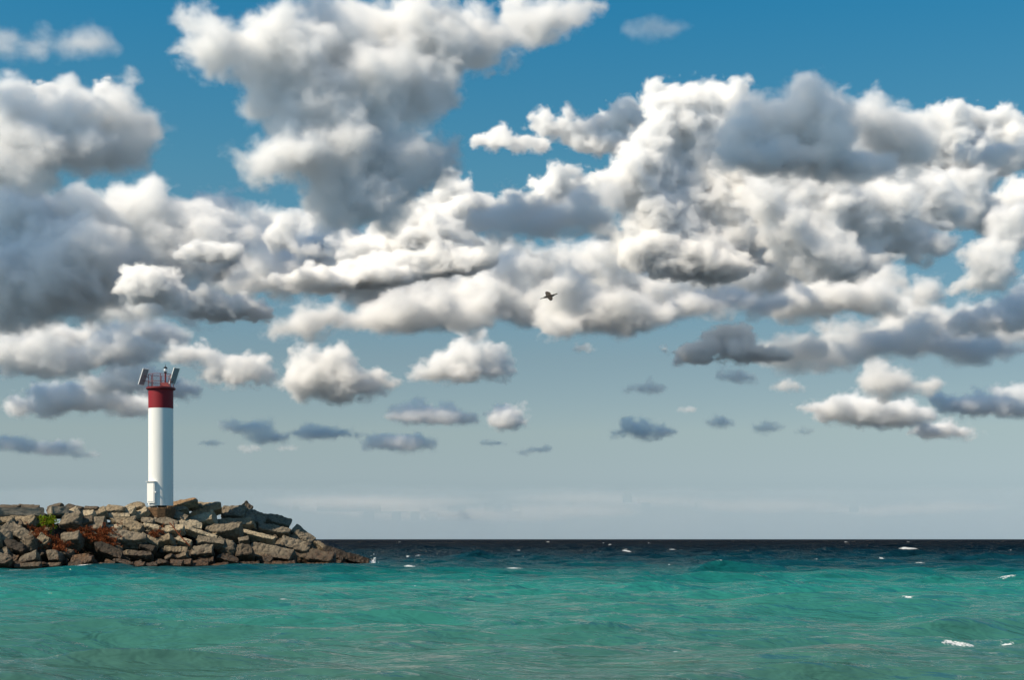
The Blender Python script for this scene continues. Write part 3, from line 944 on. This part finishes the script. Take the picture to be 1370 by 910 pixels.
    (38, 678, 28, 4, 4, 4, 15, 'dark', 'slab', 'thin dark slab on top of the middle of the concrete wall'),
    (73, 677, 20, 5, 5, -18, 20, 'dark', 'slab', 'dark pointed slab tipped up on the right end of the concrete wall'),
    (99, 679, 24, 5, 5, 5, 20, 'dark', 'slab', 'low dark slab on the crest just beyond the end of the concrete wall'),
    (122, 680, 20, 4, 5, 2, 20, 'dark', 'slab', 'small dark flat stone on the crest between the wall and the tan stones'),
]
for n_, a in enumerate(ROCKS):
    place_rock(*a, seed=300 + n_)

# smaller rubble filling the gaps, on both sides of the mound
rr = random.Random(77)
zones = {'crest': 'small pale stone jammed in between the crest stones', 'slope': 'small grey stone wedged in a gap of the slope', 'foot': 'small wet black stone between the waterline rocks'}
cnt = 0
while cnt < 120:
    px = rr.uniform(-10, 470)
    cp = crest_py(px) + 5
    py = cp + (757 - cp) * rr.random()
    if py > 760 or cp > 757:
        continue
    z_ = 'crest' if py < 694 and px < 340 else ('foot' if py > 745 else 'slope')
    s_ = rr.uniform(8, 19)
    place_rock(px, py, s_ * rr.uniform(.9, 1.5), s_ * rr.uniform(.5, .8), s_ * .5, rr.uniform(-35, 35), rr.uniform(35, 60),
               {'crest': rr.choice(('tan', 'pale')), 'slope': rr.choice(('grey', 'dark', 'dark', 'tan')), 'foot': rr.choice(('black', 'black', 'brown'))}[z_],  # slope stones darkened in tone, painting shade into the gaps
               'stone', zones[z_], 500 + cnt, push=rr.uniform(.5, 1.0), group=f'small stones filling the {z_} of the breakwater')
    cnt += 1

# the mound goes on along the shore
rr = random.Random(5)
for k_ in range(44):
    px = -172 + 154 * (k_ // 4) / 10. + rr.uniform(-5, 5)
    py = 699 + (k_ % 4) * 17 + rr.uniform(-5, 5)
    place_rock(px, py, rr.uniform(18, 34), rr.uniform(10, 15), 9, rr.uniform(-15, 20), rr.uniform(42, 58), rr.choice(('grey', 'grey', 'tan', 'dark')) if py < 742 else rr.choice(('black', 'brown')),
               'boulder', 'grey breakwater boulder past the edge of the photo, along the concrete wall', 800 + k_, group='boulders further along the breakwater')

# rubble heart of the mound, blackened so the gaps look deep in shade
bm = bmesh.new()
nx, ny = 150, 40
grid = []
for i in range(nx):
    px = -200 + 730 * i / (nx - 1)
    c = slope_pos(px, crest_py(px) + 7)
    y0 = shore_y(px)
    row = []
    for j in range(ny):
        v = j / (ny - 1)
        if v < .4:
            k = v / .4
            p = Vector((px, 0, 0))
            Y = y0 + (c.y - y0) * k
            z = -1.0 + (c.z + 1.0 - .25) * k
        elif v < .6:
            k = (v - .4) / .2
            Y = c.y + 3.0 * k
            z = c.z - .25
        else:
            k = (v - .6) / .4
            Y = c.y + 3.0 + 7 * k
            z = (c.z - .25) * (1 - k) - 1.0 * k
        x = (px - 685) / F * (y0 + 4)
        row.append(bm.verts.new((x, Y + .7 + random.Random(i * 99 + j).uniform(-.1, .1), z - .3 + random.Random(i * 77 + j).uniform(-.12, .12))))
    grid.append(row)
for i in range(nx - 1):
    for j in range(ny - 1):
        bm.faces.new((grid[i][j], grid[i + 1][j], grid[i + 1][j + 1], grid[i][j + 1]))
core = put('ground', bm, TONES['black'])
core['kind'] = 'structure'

# ------------------------------------------------------------------ concrete wall along the crest
def concrete_mat(name, c):
    t = NT(name)
    ob = t.n('ShaderNodeTexCoord').outputs['Object']
    n1 = t.noise(ob, 1.2, 5, .6)
    n2 = t.noise(ob, 9, 5, .65)
    mp = t.n('ShaderNodeMapping')
    mp.inputs['Scale'].default_value = (5, 5, .5)
    t.link(ob, mp.inputs[0])
    n3 = t.noise(mp.outputs[0], 1, 4, .6)
    cc = t.mix(t.mapr(n1, .35, .65), c, tuple(x * .62 for x in c))
    cc = t.mix(t.mapr(n3, .52, .66, 0, .5), cc, tuple(x * .4 for x in c))
    cc = t.mix(t.mapr(n2, .56, .7, 0, .5), cc, tuple(x * .4 for x in c))
    return t.done(t.pbsdf(cc, .9, t.bump(n2, .7, .03), .25))


conc = concrete_mat('weathered_concrete', (.29, .25, .19))
wall = empty('concrete_wall', slope_pos(20, 690))
tag(wall, 'low weathered concrete wall running along the crest at the left end of the breakwater', 'wall')
for (x0, x1, y0, y1, dz) in ((-150, -50, 681, 694, 0), (-49, 55, 681, 694, .04), (63.5, 88, 680, 692, .1)):
    a_, b_ = slope_pos(x0, 688), slope_pos(x1, 688)
    m_ = a_.y / F
    bm = bmesh.new()
    d_ = b_ - a_
    box(bm, (0, 0, 0), (d_.length, .9, (y1 - y0) * m_), None, .05)
    for _ in range(4):
        bmesh.ops.subdivide_edges(bm, edges=[e for e in bm.edges if e.calc_length() > .22], cuts=1)
        bmesh.ops.triangulate(bm, faces=[f for f in bm.faces if len(f.verts) > 3])
    cc_ = np.array([v.co[:] for v in bm.verts])
    dn = np.stack([noise3(cc_ / .5 + 3 * q_ + x0, q_) for q_ in range(3)], 1) * .09 + np.stack([noise3(cc_ / .17 + 5 * q_, q_ + 9) for q_ in range(3)], 1) * .04
    for v, q_ in zip(bm.verts, cc_ + dn):
        v.co = q_
    bm.normal_update()
    mid = (a_ + b_) / 2 + Vector((0, .35, dz))
    mid.z = CAMZ - ((y0 + y1) / 2 - 722) * m_
    o = put('wall_section', bm, conc, wall, mid - wall.location)
    o.rotation_euler = (R(-22), 0, math.atan2(d_.y, d_.x))

# ------------------------------------------------------------------ plants on the rocks
def leaf_mat(name, c1, c2, tr=.25):
    t = NT(name)
    g = t.n('ShaderNodeNewGeometry')
    cc = t.mix(g.outputs['Random Per Island'], c1, c2)
    d = t.n('ShaderNodeBsdfDiffuse')
    t.link(cc, d.inputs['Color'])
    tl = t.n('ShaderNodeBsdfTranslucent')
    t.link(cc, tl.inputs['Color'])
    mx_ = t.n('ShaderNodeMixShader')
    mx_.inputs[0].default_value = tr
    t.link(d.outputs[0], mx_.inputs[1])
    t.link(tl.outputs[0], mx_.inputs[2])
    return t.done(mx_)


red_leaf = leaf_mat('dried_red_leaf', (0.156, 0.035, 0.014), (0.265, 0.101, 0.043))
green_leaf = leaf_mat('green_leaf', (0.125, 0.211, 0.016), (0.265, 0.328, 0.023), .4)
twig_m = leaf_mat('red_twig', (0.101, 0.031, 0.017), (0.156, 0.058, 0.031), 0)


def plant(name, path, width, n_st, n_lf, label, seed, lsize=.07, mat=red_leaf, rise=.35):
    r = random.Random(seed)
    base = slope_pos(*path[0], -.15)
    root = empty(name, base)
    tag(root, label, 'plant')
    sb, lb = bmesh.new(), bmesh.new()
    for a_, b_ in zip(path, path[1:]):
        tube(sb, slope_pos(*a_, -.12) - base, slope_pos(*b_, -.12) - base, .022, 6)
    put('stem', sb, twig_m, root)
    for _ in range(n_st):
        k = r.random() * (len(path) - 1)
        i = min(int(k), len(path) - 2)
        f = k - i
        px = path[i][0] + (path[i + 1][0] - path[i][0]) * f + r.gauss(0, width)
        py = path[i][1] + (path[i + 1][1] - path[i][1]) * f + r.gauss(0, width * .5)
        p = slope_pos(px, py, -.10) - base
        d = Vector((r.gauss(0, 1), r.gauss(-.5, .5), r.uniform(-.2, 1))).normalized()
        ln = r.uniform(.25, .6) * rise / .35
        prev = p
        for s_ in range(4):
            d = (d + Vector((r.gauss(0, .25), r.gauss(0, .25), -.18))).normalized()
            q_ = prev + d * ln / 4
            nf = len(lb.faces)
            tube(lb, prev, q_, .011 - .0018 * s_, 5)
            lb.faces.ensure_lookup_table()
            for fc in lb.faces[nf:]:
                fc.material_index = 1
            prev = q_
            for _l in range(n_lf):
                c = q_ + Vector((r.gauss(0, .05), r.gauss(0, .05), r.gauss(0, .05)))
                a = Vector((r.gauss(0, 1), r.gauss(0, 1), r.gauss(0, 1))).normalized()
                b = a.cross(Vector((r.gauss(0, 1), r.gauss(0, 1), r.gauss(0, 1)))).normalized()
                s2 = lsize * r.uniform(.6, 1.3)
                n = a.cross(b) * s2 * .18
                v = [lb.verts.new(c - a * s2), lb.verts.new(c + b * s2 * .45 + n), lb.verts.new(c + a * s2), lb.verts.new(c - b * s2 * .45 + n)]
                lb.faces.new(v)
    o = put('foliage', lb, mat, root)
    o.data.materials.append(twig_m)
    return root


plant('dried_shrub', [(44, 703), (55, 714), (66, 724), (78, 733), (86, 736)], 6, 80, 5, 'dry red-brown creeper trailing down beside the narrow light upright stone', 1)
plant('dried_shrub', [(102, 712), (118, 714), (132, 717), (142, 724), (154, 732)], 6, 120, 5, 'widest patch of dry red-brown creeper, spread over the dark boulder', 2)
plant('dried_shrub', [(128, 712), (146, 709), (158, 707)], 4, 34, 4, 'thin dry reddish strands lying below the small light slab', 3)
plant('dried_shrub', [(204, 714), (214, 714)], 4, 26, 3, 'small tuft of dry reddish stalks in the V of tan stones below the lighthouse', 4)
plant('green_plant', [(58, 694), (62, 698), (68, 703)], 4, 34, 6, 'small bright yellow-green leafy plant below the concrete wall', 5, .075, green_leaf)
# bare red twig
root = empty('dead_branch', slope_pos(232, 704, -.3))
tag(root, 'bare reddish branch lying slantwise down the slope right below the lighthouse', 'branch')
bm = bmesh.new()
pts = [(227, 700), (233, 707), (240, 716), (247, 724), (254, 731)]
for a_, b_ in zip(pts, pts[1:]):
    tube(bm, slope_pos(*a_, -.35) - root.location, slope_pos(*b_, -.35) - root.location, .035, 7)
put('branch_wood', bm, twig_m, root)
for a_, b_ in (((233, 707), (232, 698)), ((240, 716), (243, 708)), ((233, 707), (226, 706)), ((247, 724), (256, 724))):
    bm = bmesh.new()
    tube(bm, slope_pos(*a_, -.35) - root.location, slope_pos(*b_, -.4) - root.location, .018, 6)
    put('twig', bm, twig_m, root)

# ------------------------------------------------------------------ lighthouse
def paint(name, c, rough=.45, dirt=.25, dcol=(.25, .20, .15)):
    t = NT(name)
    ob = t.n('ShaderNodeTexCoord').outputs['Object']
    mp = t.n('ShaderNodeMapping')
    mp.inputs['Scale'].default_value = (3, 3, .35)
    t.link(ob, mp.inputs[0])
    n1 = t.noise(mp.outputs[0], 1.2, 5, .65)
    n2 = t.noise(ob, 5, 4, .6)
    cc = t.mix(t.mapr(n1, .52, .75, 0, dirt), c, tuple(x * .6 + y * .25 for x, y in zip(c, dcol)))
    cc = t.mix(t.mapr(n2, .64, .76, 0, dirt * .8), cc, dcol)
    return t.done(t.pbsdf(cc, rough, t.bump(n2, .12, .02), .4))


white = paint('white_paint', (.80, .79, .76), .45, .26)
red = paint('red_paint', (.22, .003, .010), .6, .3, (.12, .01, .012))
darkred = paint('dark_red_paint', (.16, .012, .014), .45, .3, (.05, .01, .01))
railp = paint('rail_paint', (.24, .05, .04), .5, .3, (.15, .05, .03))
metal = paint('dark_metal', (.03, .03, .032), .4, .3, (.08, .05, .03))
lensm = NT('lamp_lens')
lensm = lensm.done(lensm.pbsdf((.75, .77, .78), .15, None, .6))
cellm = NT('panel_back')
br = cellm.n('ShaderNodeTexBrick')
br.offset = 0
br.inputs['Color1'].default_value = (.24, .24, .26, 1)
br.inputs['Color2'].default_value = (.28, .28, .30, 1)
br.inputs['Mortar'].default_value = (.45, .45, .46, 1)
br.inputs['Scale'].default_value = 1
br.inputs['Mortar Size'].default_value = .012
br.inputs['Brick Width'].default_value = .13
br.inputs['Row Height'].default_value = .13
cellm.link(cellm.n('ShaderNodeTexCoord').outputs['Object'], br.inputs['Vector'])
cellm = cellm.done(cellm.pbsdf(br.outputs['Color'], .35, None, .5))

LY = 97.0
u_ = LY / F
LX = (215.2 - 685) * u_
zpx = lambda py: CAMZ - (py - 722) * u_
Z0 = zpx(677)
lh = empty('lighthouse', (LX, LY, Z0))
tag(lh, 'white cylindrical lighthouse with a red top band and two solar panels on the breakwater', 'lighthouse')
rad = 16.3 * u_
h_red, h_deck = zpx(547) - Z0, zpx(522.5) - Z0
bm = bmesh.new()
prof = [(rad, 0), (rad, h_red)]
lathe(bm, prof, 96, False)
tw = put('tower', bm, white, lh, smooth=True)
bm = bmesh.new()
lathe(bm, [(rad + .004, h_red + .003), (rad + .004, h_deck)], 96, False)
put('red_band', bm, red, lh, smooth=True)
bm = bmesh.new()
rd = 19.2 * u_
lathe(bm, [(rad * .9, h_deck + .002), (rd - .05, h_deck + .03), (rd, h_deck + .07), (rd, h_deck + .17), (rd - .03, h_deck + .19), (.05, h_deck + .2)], 96)
put('gallery', bm, darkred, lh)
hd = h_deck + .19
rail = empty('railing', (0, 0, 0))
rail.parent = lh
rr_ = 16.2 * u_
for hz in (zpx(501.7) - Z0, zpx(511.7) - Z0):
    bm = bmesh.new()
    ring = [Vector((rr_ * math.cos(2 * math.pi * k / 40), rr_ * math.sin(2 * math.pi * k / 40), hz)) for k in range(41)]
    for a_, b_ in zip(ring, ring[1:]):
        tube(bm, a_, b_, .016, 8)
    put('rail', bm, railp, rail)
for k in range(8):
    an = R(-90 + 12 + 45 * k + (6 if k % 2 else 0))
    bm = bmesh.new()
    p_ = Vector((rr_ * math.cos(an), rr_ * math.sin(an), hd - .01))
    tube(bm, p_, p_ + Vector((0, 0, zpx(501.7) - Z0 - hd)), .024, 8)
    put('post', bm, railp, rail)
# hatch housing on the deck
bm = bmesh.new()
hx = (221.3 - 215.2) * u_
lo_, hi_ = [], []
for sx_, sy_ in ((-1, -1), (1, -1), (1, 1), (-1, 1)):
    lo_.append(bm.verts.new((hx + sx_ * 7.6 * u_, .05 + sy_ * .32, hd - .005)))
    hi_.append(bm.verts.new((hx + sx_ * 4.0 * u_ - .02, .05 + sy_ * .2, zpx(512.2) - Z0)))
bm.faces.new(lo_[::-1])
bm.faces.new(hi_)
for k in range(4):
    bm.faces.new((lo_[k], lo_[(k + 1) % 4], hi_[(k + 1) % 4], hi_[k]))
bmesh.ops.bevel(bm, geom=bm.edges[:], offset=.02, segments=2, affect='EDGES')
put('hatch_housing', bm, darkred, lh)
# lamp on its post
lan = empty('lantern', (hx - .01, .05, zpx(512.2) - Z0))
lan.parent = lh
top = zpx(499.5) - zpx(512.2)
bm = bmesh.new()
tube(bm, (0, 0, -.02), (0, 0, top), .055, 14)
put('lamp_post', bm, darkred, lan)
bm = bmesh.new()
lathe(bm, [(.085, top), (.10, top + .03), (.10, top + .08), (.07, top + .10)], 24)
put('lamp_base', bm, metal, lan)
bm = bmesh.new()
lathe(bm, [(.085, top + .102), (.11, top + .16), (.11, top + .26), (.09, top + .31)], 24)
put('lamp_lens', bm, lensm, lan, smooth=True)
bm = bmesh.new()
lathe(bm, [(.10, top + .312), (.125, top + .33), (.12, top + .40), (.05, top + .45), (.02, top + .47), (.012, top + .62)], 24)
put('lamp_cap', bm, metal, lan)
# solar panels
for (pcx, pcy, side) in ((192.3, 504.5, -1), (233.6, 503.4, 1)):
    d_ = Vector((.42, 0, .907)).normalized()
    e_ = Vector((.46, .89, 0)).normalized()
    n_ = e_.cross(d_)
    d_ = n_.cross(e_).normalized()
    c_ = Vector(((pcx - 215.2) * u_, -.05, zpx(pcy) - Z0))
    pn = empty('solar_panel', c_)
    pn.parent = lh
    M_ = Matrix((e_, d_, n_)).transposed()
    pn.rotation_euler = M_.to_euler()
    hw, hl = .29, .585
    bm = bmesh.new()
    box(bm, (0, 0, 0), (hw * 2 - .06, hl * 2 - .06, .03))
    put('panel', bm, cellm, pn)
    bm = bmesh.new()
    for sgn in (-1, 1):
        box(bm, (sgn * (hw - .014), 0, 0), (.034, hl * 2, .058), None, .004)
        box(bm, (0, sgn * (hl - .016), 0), (hw * 2 - .064, .034, .056), None, .004)
    put('panel_frame', bm, white, pn)
    bm = bmesh.new()
    inv = M_.transposed()
    tgt = inv @ (Vector((side * rr_ * .95, -.05, zpx(506) - Z0)) - c_)
    tube(bm, (0, .1, .02), tgt, .02, 8)
    tube(bm, (0, -.25, .02), inv @ (Vector((side * rr_ * .95, -.05, zpx(511) - Z0)) - c_), .02, 8)
    put('bracket', bm, railp, pn)
# door box
an = R(-90 - 31)
dr = Vector((math.cos(an), math.sin(an), 0))
dh = zpx(645.5) - Z0
door = empty('door', dr * (rad + .02))
door.parent = lh
door.rotation_euler = (0, 0, an + math.pi / 2)
bm = bmesh.new()
box(bm, (0, .08, (dh + .16) / 2), (.70, .34, dh - .16), None, .012)
put('door_frame', bm, white, door)
bm = bmesh.new()
box(bm, (0, -.105, (dh + .16) / 2), (.58, .03, dh - .36), None, .006)
put('door_panel', bm, white, door)
bm = bmesh.new()
box(bm, (0, .04, dh + .012), (.76, .48, .022), None, .004)
put('door_hood', bm, white, door)
bm = bmesh.new()
tube(bm, (.36, -.02, dh * .56), (.47, -.06, dh * .56), .05, 12)
box(bm, (.49, -.06, dh * .56), (.06, .14, .10), None, .01)
put('handle', bm, white, door)
bm = bmesh.new()
lathe(bm, [(1.0, -.9), (1.0, -.2), (.96, -.16), (.1, -.15)], 12)
put('plinth', bm, TONES['brown'], lh)

# ------------------------------------------------------------------ bird
BD = 65.
b_ = BD / F
bp = at(734.5, 396.5, BD)
bird_m = NT('bird_plumage')
ob = bird_m.n('ShaderNodeTexCoord').outputs['Object']
bird_m = bird_m.done(bird_m.pbsdf(bird_m.mix(bird_m.mapr(bird_m.noise(ob, 9, 4, .6), .35, .65), (.012, .011, .010), (.06, .045, .028)), .6, None, .4))
bm = bmesh.new()
def blob(c, r, rot=None):
    bmesh.ops.create_icosphere(bm, subdivisions=3, radius=1, matrix=Matrix.Translation(c) @ (rot or Matrix.Identity(4)) @ Matrix.Diagonal((*r, 1)))
def taper(a, b, r1, r2):
    tube(bm, a, b, r1, 14, r2)
blob((0, 0, 0), (.20, .085, .085))
blob((.13, 0, .012), (.13, .07, .07))
taper((.18, 0, .02), (.33, 0, .065), .055, .032)
taper((.32, 0, .062), (.40, 0, .085), .033, .026)
blob((.42, 0, .092), (.048, .03, .032))
taper((.45, 0, .094), (.515, 0, .088), .016, .006)
taper((-.12, 0, -.01), (-.30, 0, -.05), .07, .035)
# tail fan and wings: thick tapered blades
def blade(pts, th):
    top = [bm.verts.new((x, y, z + th * t)) for x, y, z, t in pts]
    bot = [bm.verts.new((x, y, z - th * t)) for x, y, z, t in pts]
    n = len(pts)
    bm.faces.new(top)
    bm.faces.new(bot[::-1])
    for k in range(n):
        bm.faces.new((top[k], bot[k], bot[(k + 1) % n], top[(k + 1) % n]))
blade([(-.22, -.035, -.03, 1), (-.47, -.06, -.088, .8), (-.50, 0, -.094, .8), (-.47, .06, -.088, .8), (-.22, .035, -.03, 1)], .014)
for s_, up in ((1, .34), (-1, -.36)):
    blade([(.13, .03 * s_, .03 + up * .05, 1.4), (.15, .22 * s_, .03 + up * .62, 1.2), (.06, .40 * s_, .03 + up * 1.0, .9), (-.05, .50 * s_, .03 + up * 1.12, .7),
           (-.10, .42 * s_, .02 + up * .88, .8), (-.13, .22 * s_, .02 + up * .45, 1.), (-.13, .04 * s_, .01, 1.3)], .013)
me = bpy.data.meshes.new('tmp')
bm.to_mesh(me)
bm.free()
to = bpy.data.objects.new('tmp', me)
col.objects.link(to)
md = to.modifiers.new('r', 'REMESH')
md.mode = 'VOXEL'
md.voxel_size = .009
ms = to.modifiers.new('s', 'SMOOTH')
ms.iterations = 3
bme = bpy.data.meshes.new_from_object(to.evaluated_get(bpy.context.evaluated_depsgraph_get()))
bpy.data.objects.remove(to)
bme.name = 'bird'
bme.materials.clear()
bme.materials.append(bird_m)
for p in bme.polygons:
    p.use_smooth = True
bird = bpy.data.objects.new('bird', bme)
col.objects.link(bird)
bird.location = bp
bird.rotation_euler = (R(-6), R(-7), R(8))
bird.scale = (.86,) * 3
tag(bird, 'dark long-necked waterbird flying over the lake with one wing up and one down', 'bird')

# ------------------------------------------------------------------ spray at the tip
bm = bmesh.new()
rs_ = random.Random(9)
yb = shore_y(492) + .5
for _ in range(150):
    a = rs_.gauss(0, 1)
    hz = abs(rs_.gauss(0, .22))
    p = at(499 + a * 4.5, 757, yb + rs_.gauss(0, .3))
    p.z = max(.02, .02 + hz * (1.2 if abs(a) < .8 else .45))
    bmesh.ops.create_icosphere(bm, subdivisions=1, radius=rs_.uniform(.012, .055) * (1.2 - hz), matrix=Matrix.Translation(p) @ Matrix.Diagonal((1.3, 1, rs_.uniform(.7, 1.4), 1)))
fm = NT('white_spray')
sp_ = put('spray', bm, fm.done(fm.pbsdf((.88, .89, .9), .5, None, .3)), smooth=True)
sp_['kind'] = 'stuff'

# ------------------------------------------------------------------ render settings
sc.view_settings.view_transform = 'Standard'
sc.view_settings.look = 'None'
sc.view_settings.exposure = 0.4
sc.view_settings.gamma = 1
sc.view_settings.use_curve_mapping = False
cy = sc.cycles
cy.volume_bounces = 12
cy.max_bounces = 16
cy.diffuse_bounces = 3
cy.glossy_bounces = 3
cy.use_denoising = True
cy.use_adaptive_sampling = True
cy.adaptive_threshold = .02
cy.sample_clamp_indirect = 6
